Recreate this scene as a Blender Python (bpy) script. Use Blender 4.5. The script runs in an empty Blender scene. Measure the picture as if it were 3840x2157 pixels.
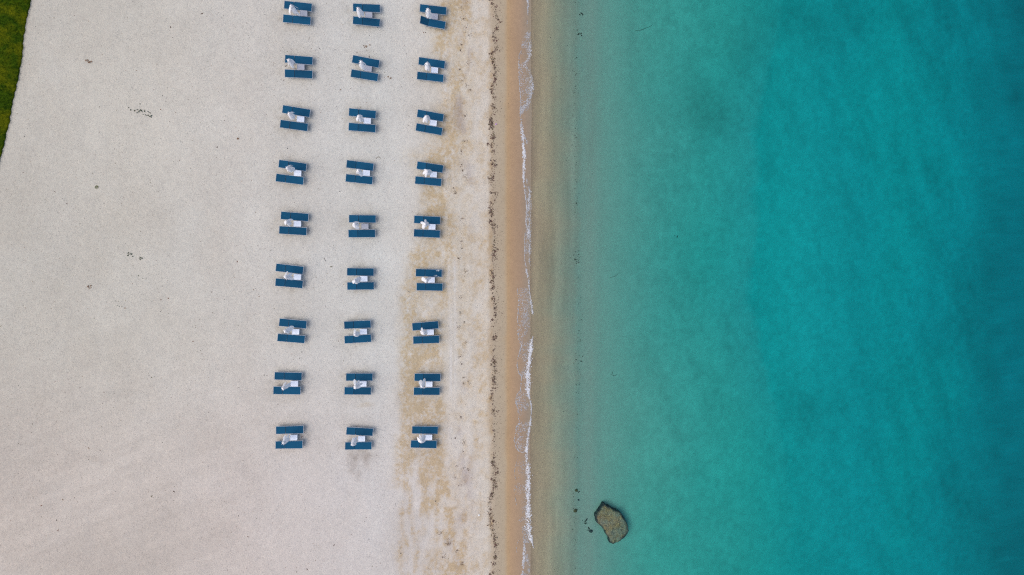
import bpy, math, random
import numpy as np
from mathutils import Matrix, Vector

random.seed(7)
rng = np.random.default_rng(11)
scene = bpy.context.scene
COL = scene.collection
R2D = math.radians

# ------------------------------------------------------------------ camera
CAM_H = 55.0
FOCAL, SENSOR = 24.75, 36.0
TILT_X, TILT_Y = R2D(6.5), R2D(2.0)
ROT = Matrix.Rotation(-TILT_X, 3, 'Y') @ Matrix.Rotation(-TILT_Y, 3, 'X')
FPX = 3840 * FOCAL / SENSOR
cam = bpy.data.cameras.new("camera")
cam.lens, cam.sensor_width, cam.clip_end, cam.clip_start = FOCAL, SENSOR, 3000, 0.5
cam_o = bpy.data.objects.new("camera", cam)
COL.objects.link(cam_o)
cam_o.matrix_world = Matrix.Translation((0, 0, CAM_H)) @ ROT.to_4x4()
scene.camera = cam_o

def W(px, py, z=0.0):
    """where the sight line through a point of the photograph (3840 wide) meets height z"""
    d = ROT @ Vector(((px - 1920) / FPX, -(py - 1078.5) / FPX, -1.0))
    t = (z - CAM_H) / d.z
    return d.x * t, d.y * t

RT = np.array(ROT.transposed())
def photo_px(x, y, z):
    p = np.stack([x, y, z - CAM_H], -1) @ RT.T
    return 1920 + FPX * p[..., 0] / -p[..., 2], 1078.5 - FPX * p[..., 1] / -p[..., 2]

# ------------------------------------------------------------------ noise helpers
def vnoise(x, y, seed):
    x = np.asarray(x, float); y = np.asarray(y, float)
    xi = np.floor(x).astype(np.int64); yi = np.floor(y).astype(np.int64)
    fx = x - xi; fy = y - yi
    fx = fx * fx * (3 - 2 * fx); fy = fy * fy * (3 - 2 * fy)
    def h(a, b):
        n = (a * 374761393 + b * 668265263 + seed * 974634617) & 0x7fffffff
        n = ((n ^ (n >> 13)) * 1274126177) & 0x7fffffff
        n = (n ^ (n >> 16)) & 0xffff
        return n / 65535.0
    return ((h(xi, yi) * (1 - fx) + h(xi + 1, yi) * fx) * (1 - fy)
            + (h(xi, yi + 1) * (1 - fx) + h(xi + 1, yi + 1) * fx) * fy)

def fbm(x, y, seed, octaves=4):
    s = 0; a = 0.5; n = 0
    for k in range(octaves):
        s = s + a * vnoise(x * 2 ** k + 17.3 * k, y * 2 ** k - 9.1 * k, seed + k); n += a; a *= 0.5
    return s / n

def smooth(e0, e1, x):
    t = np.clip((x - e0) / (e1 - e0), 0, 1)
    return t * t * (3 - 2 * t)

def lin(c):
    c = np.asarray(c, float) / 255.0
    return np.where(c <= 0.04045, c / 12.92, ((c + 0.055) / 1.055) ** 2.4)

# ------------------------------------------------------------------ tagging and meshes
def tag(o, label, cat, group=None, kind=None):
    o["label"] = label; o["category"] = cat
    if group: o["group"] = group
    if kind: o["kind"] = kind
    return o

def link(name, me, parent=None, mat=None):
    o = bpy.data.objects.new(name, me)
    COL.objects.link(o)
    if mat and me is not None and not me.materials: me.materials.append(mat)
    if parent: o.parent = parent
    return o

class MB:
    def __init__(s): s.v = []; s.f = []; s.c = []
    def add(s, vs, fs, col=None):
        b = len(s.v); s.v += [tuple(p) for p in vs]; s.f += [tuple(i + b for i in f) for f in fs]
        if col is not None: s.c += [col] * len(vs)
    def box(s, c, d, rot=None):
        hx, hy, hz = d[0] / 2, d[1] / 2, d[2] / 2
        P = [Vector((sx * hx, sy * hy, sz * hz)) for sx in (-1, 1) for sy in (-1, 1) for sz in (-1, 1)]
        if rot: P = [rot @ p for p in P]
        s.add([p + Vector(c) for p in P], [(0, 1, 3, 2), (4, 6, 7, 5), (0, 4, 5, 1), (2, 3, 7, 6), (0, 2, 6, 4), (1, 5, 7, 3)])
    def tube(s, pts, r, n=8, cap=True):
        pts = [Vector(p) for p in pts]; rows = []
        for i, p in enumerate(pts):
            t = (pts[min(i + 1, len(pts) - 1)] - pts[max(i - 1, 0)]).normalized()
            a = t.cross(Vector((0, 0, 1)) if abs(t.z) < 0.9 else Vector((1, 0, 0))).normalized(); b = t.cross(a)
            rr = r[i] if isinstance(r, (list, tuple)) else r
            rows += [p + (a * math.cos(2 * math.pi * k / n) + b * math.sin(2 * math.pi * k / n)) * rr for k in range(n)]
        fs = [(i * n + k, i * n + (k + 1) % n, (i + 1) * n + (k + 1) % n, (i + 1) * n + k) for i in range(len(pts) - 1) for k in range(n)]
        if cap: fs += [tuple(range(n - 1, -1, -1)), tuple((len(pts) - 1) * n + k for k in range(n))]
        s.add(rows, fs)
    def mesh(s, name, mat, smooth_=False):
        me = bpy.data.meshes.new(name); me.from_pydata(s.v, [], s.f); me.update()
        if s.c:
            a = me.attributes.new("tint", 'FLOAT_COLOR', 'POINT')
            a.data.foreach_set("color", np.asarray([(*c, 1.0) for c in s.c], np.float32).ravel())
        if smooth_: me.polygons.foreach_set("use_smooth", [True] * len(me.polygons))
        me.materials.append(mat)
        return me
    def build(s, name, mat, parent=None, smooth_=False): return link(name, s.mesh(name, mat, smooth_), parent)

def blob_mesh(name, mat, xs, ys, zs, size, height, cols, elong=(1, 1.8), smooth_=False):
    """many small irregular lumps lying about, as one mesh of uncountable stuff"""
    n = len(xs); K = 6
    ang = rng.uniform(0, 2 * np.pi, n); el = rng.uniform(*elong, n)
    th = np.arange(K) * 2 * np.pi / K
    rad = size[:, None] * rng.uniform(0.55, 1.25, (n, K))
    lx = rad * np.cos(th) * el[:, None]; ly = rad * np.sin(th)
    vx = xs[:, None] + lx * np.cos(ang)[:, None] - ly * np.sin(ang)[:, None]
    vy = ys[:, None] + lx * np.sin(ang)[:, None] + ly * np.cos(ang)[:, None]
    vz = np.repeat(zs[:, None], K, 1)
    V = np.concatenate([np.stack([vx, vy, vz], -1), np.stack([xs, ys, zs + height], -1)[:, None]], 1).reshape(-1, 3)
    base = np.arange(n)[:, None, None] * (K + 1)
    tri = np.array([[k, (k + 1) % K, K] for k in range(K)])[None]
    F = (base + tri).reshape(-1, 3)
    me = bpy.data.meshes.new(name)
    me.vertices.add(len(V)); me.vertices.foreach_set("co", V.astype(np.float32).ravel())
    me.loops.add(F.size); me.loops.foreach_set("vertex_index", F.astype(np.int32).ravel())
    me.polygons.add(len(F)); me.polygons.foreach_set("loop_start", np.arange(0, F.size, 3, dtype=np.int32))
    me.update(calc_edges=True)
    a = me.attributes.new("tint", 'FLOAT_COLOR', 'POINT')
    c4 = np.concatenate([cols, np.ones((n, 1))], 1)
    a.data.foreach_set("color", np.repeat(c4, K + 1, 0).astype(np.float32).ravel())
    me.materials.append(mat)
    return link(name, me)

# ------------------------------------------------------------------ materials
class NT:
    def __init__(s, name):
        s.m = bpy.data.materials.new(name); s.m.use_nodes = True
        s.t = s.m.node_tree; s.b = s.t.nodes["Principled BSDF"]; s.out = s.t.nodes["Material Output"]
    def n(s, kind, **kw):
        nd = s.t.nodes.new(kind)
        for k, v in kw.items():
            if k in nd.inputs.keys(): nd.inputs[k].default_value = v
            else: setattr(nd, k, v)
        return nd
    def l(s, a, b): s.t.links.new(a, b)
    def noise(s, scale, detail=3, rough=0.6, vec=None):
        nd = s.n("ShaderNodeTexNoise"); nd.inputs["Scale"].default_value = scale
        nd.inputs["Detail"].default_value = detail; nd.inputs["Roughness"].default_value = rough
        s.l(vec or s.coord(), nd.inputs["Vector"]); return nd.outputs["Fac"]
    def coord(s):
        if not hasattr(s, "g"): s.g = s.n("ShaderNodeNewGeometry")
        return s.g.outputs["Position"]
    def mapr(s, v, a, b, c, d):
        nd = s.n("ShaderNodeMapRange"); nd.inputs[1].default_value = a; nd.inputs[2].default_value = b
        nd.inputs[3].default_value = c; nd.inputs[4].default_value = d; s.l(v, nd.inputs[0]); return nd.outputs[0]
    def math(s, op, a, b):
        nd = s.n("ShaderNodeMath"); nd.operation = op
        for i, v in enumerate((a, b)):
            if isinstance(v, (int, float)): nd.inputs[i].default_value = v
            else: s.l(v, nd.inputs[i])
        return nd.outputs[0]
    def mix(s, fac, a, b, mode='MIX'):
        nd = s.n("ShaderNodeMix"); nd.data_type = 'RGBA'; nd.blend_type = mode
        for sock, v in ((nd.inputs[0], fac), (nd.inputs[6], a), (nd.inputs[7], b)):
            if hasattr(v, "is_output"): s.l(v, sock)
            elif isinstance(v, (int, float)): sock.default_value = v
            else: sock.default_value = (*v, 1)
        return nd.outputs[2]

def simple(name, col, rough=0.6, metal=0.0, var=0.12, scale=6.0):
    t = NT(name); c = np.asarray(col)
    f = t.noise(scale, 4)
    t.l(t.mix(f, tuple(c * (1 - var)), tuple(np.clip(c * (1 + var), 0, 1))), t.b.inputs["Base Color"])
    t.b.inputs["Roughness"].default_value = rough; t.b.inputs["Metallic"].default_value = metal
    return t.m

def tinted(name, rough=0.8):
    t = NT(name); a = t.n("ShaderNodeAttribute"); a.attribute_name = "tint"
    t.l(t.mix(t.noise(25, 2), (0.75, 0.75, 0.75), (1.2, 1.2, 1.2)), (m := t.n("ShaderNodeVectorMath", operation='MULTIPLY')).inputs[0])
    t.l(a.outputs["Color"], m.inputs[1]); t.l(m.outputs[0], t.b.inputs["Base Color"])
    t.b.inputs["Roughness"].default_value = rough
    return t.m

# ------------------------------------------------------------------ the lie of the land
G = 3840 / 2576.0                               # photo pixels per pixel of a 2576-wide view
X0 = W(1334 * G, 1078, 0)[0]                    # mean waterline
PROF_U = [-500, -60, -30, -14, -9, -6.2, -4.8, -3.4, -2.0, -1.0, 0, 1.2, 2.4, 3.2, 3.6, 4.3, 6, 10, 15, 21, 30, 45, 80, 500]
PROF_Z = [3.0, 1.5, 1.2, 0.95, 0.86, 0.74, 0.64, 0.42, 0.20, 0.09, 0, -0.1, -0.2, -0.3, -0.36, -0.52, -0.8, -1.25, -1.75, -2.2, -2.7, -3.4, -5, -14]
def ground_z(x, y):
    x = np.asarray(x, float); y = np.asarray(y, float)
    u = x - X0 - 0.35 * (fbm(y * 0.11, y * 0 + 3.3, 5, 3) - 0.5)
    z = np.interp(u, PROF_U, PROF_Z)
    dry = smooth(-3.0, -6.0, u)
    z = z + dry * (0.10 * (fbm(x * 0.25, y * 0.25, 21, 3) - 0.5) + 0.05 * (fbm(x * 1.1, y * 1.1, 31, 3) - 0.5))
    z = z + smooth(5, 12, u) * 0.5 * (fbm(x * 0.08, y * 0.08, 41, 3) - 0.5)
    return z
def gz(x, y): return float(ground_z(np.array([x]), np.array([y]))[0])
def G3(px, py, h=0.0):
    """the point at height h over the ground seen at a photo pixel"""
    z = 0.8
    for _ in range(4):
        x, y = W(px, py, z + h); z = gz(x, y)
    return x, y, z

# ------------------------------------------------------------------ ground sheet (beach running on as the sea bed)
def axis(lo, hi, step, far):
    a = list(np.arange(lo, hi + step / 2, step)); d = step
    left, right = [], []
    x = lo
    while x > -far: d *= 1.35; x -= d; left.append(x)
    x = hi; d = step
    while x < far: d *= 1.35; x += d; right.append(x)
    return np.array(left[::-1] + a + right)
ax = axis(-40, 48, 0.16, 450); ay = axis(-27, 25, 0.16, 450)
GX, GY = np.meshgrid(ax, ay)
GZ = ground_z(GX, GY)
PX, PY = photo_px(GX, GY, GZ)
U, V = PX / G, PY / G                           # 2576-wide photo coordinates of every ground point
V = np.clip(V, -400, 1850); U = np.clip(U, -900, 3600)

wob = (fbm(GX * 0.5, GY * 0.5, 51, 4) - 0.5)
fine = (fbm(GX * 2.2, GY * 2.2, 61, 3) - 0.5)
def ramp(u, table):
    us = [t[0] for t in table]; cs = lin([t[1] for t in table])
    return np.stack([np.interp(u, us, cs[:, k]) for k in range(3)], -1)
DRY = [(0, (190, 183, 178)), (300, (193, 186, 181)), (600, (198, 191, 187)), (800, (199, 194, 191)), (950, (200, 197, 195)), (1040, (201, 195, 191)),
       (1160, (206, 196, 187)), (1200, (213, 203, 193)), (1226, (213, 202, 189)), (1236, (196, 178, 156)), (1246, (184, 168, 147)), (1270, (184, 166, 142)),
       (1276, (184, 154, 118)), (1288, (177, 147, 117)), (1308, (167, 141, 117)), (1325, (156, 138, 120)), (1335, (152, 138, 120))]
Ue = U + np.where(U < 1268, 14 * wob + 8 * fine, 5 * wob)
alb = ramp(Ue, DRY)
# pinker towards the bottom, yellower patches here and there
pink = smooth(700, 1400, V) * smooth(1150, 900, U)
alb = alb * (1 + pink[..., None] * np.array([0.0, -0.035, -0.05]))
big = fbm(GX * 0.09, GY * 0.09, 71, 4) - 0.5
mid = fbm(GX * 0.45, GY * 0.3, 81, 4) - 0.5
alb = alb * (1 + 0.16 * big[..., None] * np.array([1, 1, 1.0]) + 0.13 * mid[..., None] * np.array([0.8, 1, 1.2]))
# tan band of damp, brushed sand
vl = [-400, 0, 200, 300, 430, 560, 640, 720, 850, 1000, 1120, 1200, 1300, 1447, 1850]
xl = [1118, 1116, 1112, 1096, 1056, 1060, 1040, 1012, 1004, 1012, 1000, 984, 1000, 1010, 1010]
xr = [1166, 1164, 1160, 1152, 1146, 1146, 1140, 1132, 1122, 1116, 1128, 1142, 1160, 1172, 1172]
L = np.interp(V, vl, xl) + 26 * wob + 16 * fine; Rr = np.interp(V, vl, xr) + 22 * wob + 12 * fine
tan = smooth(-22, 26, U - L) * smooth(-20, 24, Rr - U)
streak = fbm(GX * 1.5, GY * 0.22, 91, 4)
patch = fbm(GX * 0.5, GY * 0.35, 101, 4)
low = smooth(1130, 1230, V)
brush = fbm(GX * 3.0, GY * 1.3, 161, 3)
t_amt = tan * ((1 - low) * (0.35 + 0.75 * smooth(0.3, 0.7, 0.35 * streak + 0.3 * patch + 0.35 * brush)) + low * 1.15 * smooth(0.40, 0.64, 0.4 * streak + 0.3 * patch + 0.3 * brush))
tanc = lin((185, 165, 139)) / lin((202, 194, 188))
tan_attr = 0.85 * np.clip(t_amt, 0, 1.1)
# individual damp streaks and stains in the lower right of the beach
def stain(cu, cv, ru, rv, amt, col, rot=0.0):
    global alb, tan_attr
    du = (U - cu) + 14 * fine * 2 ; dv = (V - cv) + 30 * wob
    c, s = math.cos(rot), math.sin(rot)
    a = np.exp(-(((du * c + dv * s) / ru) ** 2 + ((-du * s + dv * c) / rv) ** 2) ** 1.3)
    if col is TAN:
        tan_attr = np.clip(tan_attr + 0.75 * amt * a * (0.45 + 1.1 * smooth(0.38, 0.62, fbm(GX * 1.8, GY * 1.1, int(cu + cv), 3))), 0, 1.25); return
    a = a * (0.45 + 1.1 * smooth(0.38, 0.62, fbm(GX * 1.8, GY * 1.1, int(cu + cv), 3)))
    alb = alb * (1 + 0.8 * amt * np.clip(a, 0, 1.1)[..., None] * (np.asarray(col) - 1))
TAN = lin((184, 158, 120)) / lin((204, 196, 188)); GREY = lin((160, 148, 140)) / lin((202, 194, 190)); PALE = lin((222, 208, 196)) / lin((206, 192, 178))
for s in ((1132, 1322, 13, 60, 0.8, TAN, 0.15), (1128, 1235, 14, 26, 0.5, TAN), (1012, 1310, 8, 50, 0.55, TAN, -0.12), (1040, 1335, 5, 34, 0.4, TAN),
          (1066, 1325, 6, 24, 0.4, TAN), (1080, 1272, 16, 20, 0.6, TAN), (1066, 1215, 12, 30, 0.5, TAN), (1100, 1170, 8, 50, 0.5, TAN),
          (1118, 1425, 44, 26, 0.75, TAN), (1090, 1405, 22, 22, 0.5, TAN), (1150, 1400, 10, 40, 0.4, TAN), (1075, 780, 16, 7, 0.5, PALE),
          (1076, 796, 14, 12, 0.9, PALE), (1073, 712 + 205, 22, 8, 0.6, PALE), (1074, 1072, 22, 6, 0.4, PALE), (1060, 1278, 26, 5, 0.5, PALE), (1058, 1240, 4, 24, 0.6, PALE),
          (912, 1145, 34, 12, 0.75, GREY), (890, 1165, 14, 26, 0.45, GREY), (928, 1165, 10, 24, 0.4, GREY), (900, 1197, 7, 14, 0.4, GREY),
          (922, 1018, 20, 7, 0.35, TAN), (880, 1060, 50, 20, 0.15, GREY), (660, 1020, 40, 60, 0.12, GREY), (1105, 70, 30, 60, 0.35, TAN), (1110, 130, 14, 40, 0.5, TAN),
          (1072, 400, 60, 26, 0.45, TAN), (1108, 520, 20, 40, 0.5, TAN), (1060, 640, 40, 18, 0.45, TAN), (1075, 1030, 50, 22, 0.5, TAN), (1060, 900, 40, 22, 0.4, TAN),
          (1128, 1366, 9, 12, 0.7, lin((140, 136, 150)) / lin((205, 196, 188))), (255, 1715 / G + 10, 60, 5, 0.25, GREY, 0.25)):
    stain(*s)
trk = np.zeros_like(U)
for tu, tw_ in ((1128, 3.0), (1141, 3.0), (1112, 2.5)):
    trk = np.maximum(trk, np.exp(-((U - tu - 6 * np.sin(V / 210.0 + tu) - 4 * wob) / tw_) ** 2))
alb = alb * (1 + (trk * smooth(60, 120, V) * smooth(1130, 1050, V) * 0.6 * smooth(0.35, 0.6, fbm(GX * 1.4, GY * 0.35, 175, 3)))[..., None] * (lin((222, 211, 202)) / lin((206, 192, 176)) - 1))
rake = fbm((GX * 0.94 + GY * 0.34) * 0.35, (GY * 0.94 - GX * 0.34) * 2.6, 165, 3) - 0.5
alb = alb * (1 + (smooth(1000, 700, U) * (0.05 + 0.10 * smooth(700, 1300, V) * smooth(800, 300, U)) * rake)[..., None])
trod_shade = np.zeros_like(U)  # footprints and contact shade around each lounger set, painted into the sand colour
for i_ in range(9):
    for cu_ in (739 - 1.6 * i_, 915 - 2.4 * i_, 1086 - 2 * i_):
        trod_shade = np.maximum(trod_shade, np.exp(-(((U - cu_) / 52) ** 2 + ((V - 34 - 133.5 * i_) / 46) ** 2) ** 1.5))
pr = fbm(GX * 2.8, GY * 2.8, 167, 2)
alb = alb * (1 - (trod_shade * (0.04 + 0.16 * smooth(0.5, 0.72, pr)))[..., None] * np.array([0.9, 1, 1.15]))
strip = smooth(1120, 1170, U) * smooth(1244, 1236, U)
mot = smooth(0.40, 0.66, fbm(GX * 2.4, GY * 1.6, 171, 4)); mot2 = smooth(0.42, 0.6, fbm(GX * 0.8, GY * 0.5, 181, 4))
tan_attr = np.clip(tan_attr + strip * (0.34 * mot + 0.22 * mot2), 0, 1.2)
# grey smear of shredded weed along the old tide line
old = np.exp(-((U - 1166 - 10 * wob - 8 * np.sin(V / 60.0)) / 15.0) ** 2) * smooth(0.45, 0.68, fbm(GX * 0.9, GY * 0.45, 111, 4))
alb = alb * (1 + 0.55 * old[..., None] * (lin((165, 152, 152)) / lin((208, 198, 188)) - 1))

# sea bed: pale coral sand, darkened by weed and silt, with the water's ripples painted in
SIG = np.array([0.75, 0.095, 0.08])
SEEN = [(1335, (148, 138, 120)), (1350, (156, 150, 129)), (1375, (150, 152, 132)), (1402, (134, 151, 135)), (1436, (115, 150, 139)), (1448, (108, 149, 139)), (1460, (101, 155, 147)),
        (1550, (84, 154, 148)), (1650, (66, 152, 148)), (1760, (38, 149, 147)), (1900, (2, 140, 145)), (2050, (0, 138, 146)), (2250, (0, 134, 144)), (2420, (0, 124, 136)),
        (2560, (0, 110, 125)), (2800, (0, 96, 112))]
Us = U + 14 * wob + 10 * (vnoise(GY * 0.35, GY * 0, 191) - 0.5) + 8 * (vnoise(GY * 1.3, GY * 0, 192) - 0.5) - (110 * smooth(700, 1250, V) + 70 * smooth(380, 0, V)) * smooth(1470, 1640, U) * smooth(2250, 1900, U) + np.clip(U - 1460, 0, 400) / 400 * 60 * big
T = 0.9 * np.exp(-SIG * 3.2 * np.clip(-GZ, 0, 50)[..., None])
bed = ramp(Us, SEEN) / T
bed[..., 0] = np.minimum(bed[..., 0], 0.60); bed[..., 1] = np.minimum(bed[..., 1], 0.63); bed[..., 2] = np.minimum(bed[..., 2], 0.62)
lr = smooth(1850, 2050, U)
bed[..., 0] = bed[..., 0] * (1 - lr) + 0.3 * lr
def shade(cu, cv, ru, rv, amt, rot=0.0):
    global bed
    c, s = math.cos(rot), math.sin(rot)
    du = U - cu + 60 * big; dv = V - cv + 50 * wob
    a = np.exp(-(((du * c + dv * s) / ru) ** 2 + ((-du * s + dv * c) / rv) ** 2))
    bed = bed * (1 - amt * a[..., None] * (0.6 + 0.8 * fbm(GX * 0.5, GY * 0.5, int(cu), 4)[..., None]))
for s in ((1870, 130, 50, 70, 0.15), (1800, 300, 70, 70, 0.18), (1740, 250, 60, 60, 0.12), (2060, 40, 160, 60, 0.16), (2460, 205, 60, 80, 0.16), (2555, 250, 12, 12, 0.3), (2030, 1030, 60, 60, 0.14),
          (2290, 40, 200, 60, 0.08), (2470, 780, 70, 200, 0.16), (2555, 40, 40, 110, 0.2), (1590, 60, 14, 180, 0.10), (1480, 300, 12, 200, 0.08), (1960, 560, 80, 160, -0.1), (2000, 860, 90, 160, -0.1),
          (1700, 1200, 160, 200, -0.04), (2420, 1250, 120, 160, 0.1), (1760, 1300, 60, 120, 0.05), (2540, 1400, 90, 130, 0.2)):
    shade(*s)
diag = fbm((GX * 0.9 + GY * 0.35) * 0.9, (GY * 0.9 - GX * 0.35) * 0.22, 121, 4) - 0.5  # surface ripples painted into the bed colour as diagonal streaks and speckle
spk = fbm(GX * 2.5, GY * 2.5, 131, 3) - 0.5
bed = bed * (1 + smooth(1450, 1700, U)[..., None] * (0.24 * smooth(1900, 2500, U) * diag + 0.16 * diag + 0.30 * spk + 0.14 * (fbm(GX * 0.8, GY * 0.8, 195, 4) - 0.5))[..., None])
run = fbm(GX * 1.6, GY * 0.12, 141, 4) - 0.5
bed = bed * (1 + (smooth(1335, 1350, U) * smooth(1470, 1440, U) * 0.45 * run)[..., None])
wet_bed = smooth(0.01, -0.02, GZ)
alb = alb * (1 - wet_bed[..., None]) + bed * wet_bed[..., None]
alb = alb * np.where(U < 1240, 1, 0.97)[..., None] * np.array([0.99, 1.0, 0.965]); alb[..., 2] *= 1 - 0.03 * smooth(900, 300, U); alb[..., 1] *= 1 + 0.022 * smooth(1240, 1150, U) * smooth(1250, 800, V); alb = np.clip(alb, 0.01, 0.85)

damp = smooth(1266, 1280, U)
loose = smooth(1245, 1225, U)
nx, ny = len(ax), len(ay)
me = bpy.data.meshes.new("beach")
co = np.stack([GX, GY, GZ], -1).reshape(-1, 3)
me.vertices.add(len(co)); me.vertices.foreach_set("co", co.astype(np.float32).ravel())
idx = np.arange(nx * ny).reshape(ny, nx)
F = np.stack([idx[:-1, :-1], idx[:-1, 1:], idx[1:, 1:], idx[1:, :-1]], -1).reshape(-1, 4)
me.loops.add(F.size); me.loops.foreach_set("vertex_index", F.astype(np.int32).ravel())
me.polygons.add(len(F)); me.polygons.foreach_set("loop_start", np.arange(0, F.size, 4, dtype=np.int32))
me.polygons.foreach_set("use_smooth", np.ones(len(F), bool)); me.update(calc_edges=True)
a = me.attributes.new("sand", 'FLOAT_COLOR', 'POINT')
a.data.foreach_set("color", np.concatenate([alb, np.ones((ny, nx, 1))], -1).astype(np.float32).ravel())
for nm, arr in (("damp", damp), ("loose", loose), ("tan", np.clip(tan_attr * 1.4, 0, 1.6))):
    a = me.attributes.new(nm, 'FLOAT', 'POINT'); a.data.foreach_set("value", arr.astype(np.float32).ravel())

t = NT("beach_sand")
ca = t.n("ShaderNodeAttribute"); ca.attribute_name = "sand"
da = t.n("ShaderNodeAttribute"); da.attribute_name = "damp"
la = t.n("ShaderNodeAttribute"); la.attribute_name = "loose"
n1 = t.noise(9, 3, 0.7); n2 = t.noise(28, 2, 0.6); n3 = t.noise(3.0, 4, 0.65); n4 = t.noise(14, 1, 0.5)
grain = t.math('ADD', t.math('MULTIPLY', t.mapr(n1, 0.3, 0.7, -1, 1), 0.075), t.math('MULTIPLY', t.mapr(n2, 0.3, 0.7, -1, 1), 0.075))
grain = t.math('ADD', grain, t.math('MULTIPLY', t.mapr(n3, 0.3, 0.7, -1, 1), 0.05))
pits = t.math('MULTIPLY', t.mapr(n4, 0.30, 0.40, 1, 0), 0.22)
g2 = t.math('SUBTRACT', t.math('ADD', grain, 1.0), t.math('MULTIPLY', pits, la.outputs["Fac"]))
m = t.n("ShaderNodeVectorMath", operation='SCALE'); t.l(ca.outputs["Color"], m.inputs[0]); t.l(g2, m.inputs["Scale"])
ta = t.n("ShaderNodeAttribute"); ta.attribute_name = "tan"
tf = t.math('MULTIPLY', ta.outputs["Fac"], t.math('ADD', t.mapr(t.noise(4.5, 5, 0.72), 0.36, 0.64, 0.1, 1.0), t.mapr(t.noise(1.7, 3, 0.6), 0.35, 0.65, -0.15, 0.5)))
tint_ = t.mix(tf, (1, 1, 1), tuple(tanc))
hue = t.mix(t.noise(6, 3, 0.7), (1.03, 0.985, 0.99), (0.975, 1.01, 1.0))
m2 = t.n("ShaderNodeVectorMath", operation='MULTIPLY'); t.l(m.outputs[0], m2.inputs[0]); t.l(hue, m2.inputs[1])
m4 = t.n("ShaderNodeVectorMath", operation='MULTIPLY'); t.l(m2.outputs[0], m4.inputs[0]); t.l(tint_, m4.inputs[1]); t.l(m4.outputs[0], t.b.inputs["Base Color"])
t.l(t.mapr(da.outputs["Fac"], 0, 1, 0.95, 0.45), t.b.inputs["Roughness"])
t.l(t.mapr(da.outputs["Fac"], 0, 1, 0.1, 0.25), t.b.inputs["Specular IOR Level"])
bump = t.n("ShaderNodeBump"); bump.inputs["Distance"].default_value = 0.06
hgt = t.math('ADD', t.math('MULTIPLY', n3, 1.0), t.math('MULTIPLY', n1, 0.6))
t.l(t.math('MULTIPLY', hgt, la.outputs["Fac"]), bump.inputs["Height"]); bump.inputs["Strength"].default_value = 0.5
t.l(bump.outputs[0], t.b.inputs["Normal"])
me.materials.append(t.m)
tag(link("beach", me), "pale sand beach sloping under the turquoise water", "beach", kind="structure")

# ------------------------------------------------------------------ water: one closed body, coloured by its own depth
t = NT("sea_water"); t.t.nodes.remove(t.b)
tr = t.n("ShaderNodeBsdfTransparent"); gl = t.n("ShaderNodeBsdfGlossy"); gl.inputs["Roughness"].default_value = 0.15
fr = t.n("ShaderNodeFresnel"); fr.inputs["IOR"].default_value = 1.33
mp = t.n("ShaderNodeMapping"); mp.inputs["Rotation"].default_value = (0, 0, 0.45); mp.inputs["Scale"].default_value = (1, 0.4, 1); t.l(t.coord(), mp.inputs["Vector"])
bp = t.n("ShaderNodeBump"); bp.inputs["Strength"].default_value = 0.25; bp.inputs["Distance"].default_value = 0.08
t.l(t.math('ADD', t.noise(2.2, 4, 0.6, mp.outputs[0]), t.math('MULTIPLY', t.noise(0.6, 3, 0.5, mp.outputs[0]), 1.5)), bp.inputs["Height"])
t.l(bp.outputs[0], gl.inputs["Normal"]); t.l(bp.outputs[0], fr.inputs["Normal"])
mx = t.n("ShaderNodeMixShader"); t.l(fr.outputs[0], mx.inputs[0]); t.l(tr.outputs[0], mx.inputs[1]); t.l(gl.outputs[0], mx.inputs[2])
t.l(mx.outputs[0], t.out.inputs["Surface"])
va = t.n("ShaderNodeVolumeAbsorption"); va.inputs["Density"].default_value = 0.75
va.inputs["Color"].default_value = (0.0, 1 - 0.095 / 0.75, 1 - 0.08 / 0.75, 1); t.l(va.outputs[0], t.out.inputs["Volume"])
wb = MB(); wb.box(((X0 - 2.2 + 440) / 2, 0, -10.0), (440 - (X0 - 2.2), 880, 20.0))
tag(wb.build("sea_water", t.m), "clear turquoise sea deepening away from the beach", "sea", kind="structure")

# ------------------------------------------------------------------ lawn
em = [(76, 0), (62, 70), (50, 170), (35, 240), (22, 310), (0, 400)]
EX, EY = zip(*[G3(u * G, v * G)[:2] for u, v in em])
EYr, EXr = np.array(EY[::-1]), np.array(EX[::-1])
def lawn_edge(y):
    y = np.asarray(y, float)
    x = np.interp(y, EYr, EXr)
    s1 = (EXr[-1] - EXr[-3]) / (EYr[-1] - EYr[-3]); s0 = (EXr[1] - EXr[0]) / (EYr[1] - EYr[0])
    x = np.where(y > EYr[-1], EXr[-1] + np.minimum(y - EYr[-1], 40) * s1, x); x = np.where(y < EYr[0], EXr[0] + np.maximum(y - EYr[0], -60) * s0, x)
    return x + 0.10 * (fbm(y * 1.6, y * 0, 151, 2) - 0.5) + 0.05 * np.abs(np.sin(y * 5.5))
ys = np.concatenate([np.arange(-200, -20, 4.0), np.arange(-20, 30, 0.08), np.arange(30, 200, 4.0)])
lb = MB(); offs = [0.0, 0.0, 0.06, 0.5, 1.5, 4, 12, 40, 150]
rows = []
for y in ys:
    xe = float(lawn_edge(y))
    for k, o in enumerate(offs):
        x = xe - o; rows.append((x, y, gz(x, y) + (-0.06 if k == 0 else 0.05 if k == 1 else 0.075)))
n = len(offs)
lb.add(rows, [(i * n + k, i * n + k + 1, (i + 1) * n + k + 1, (i + 1) * n + k) for i in range(len(ys) - 1) for k in range(n - 1)])
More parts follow.
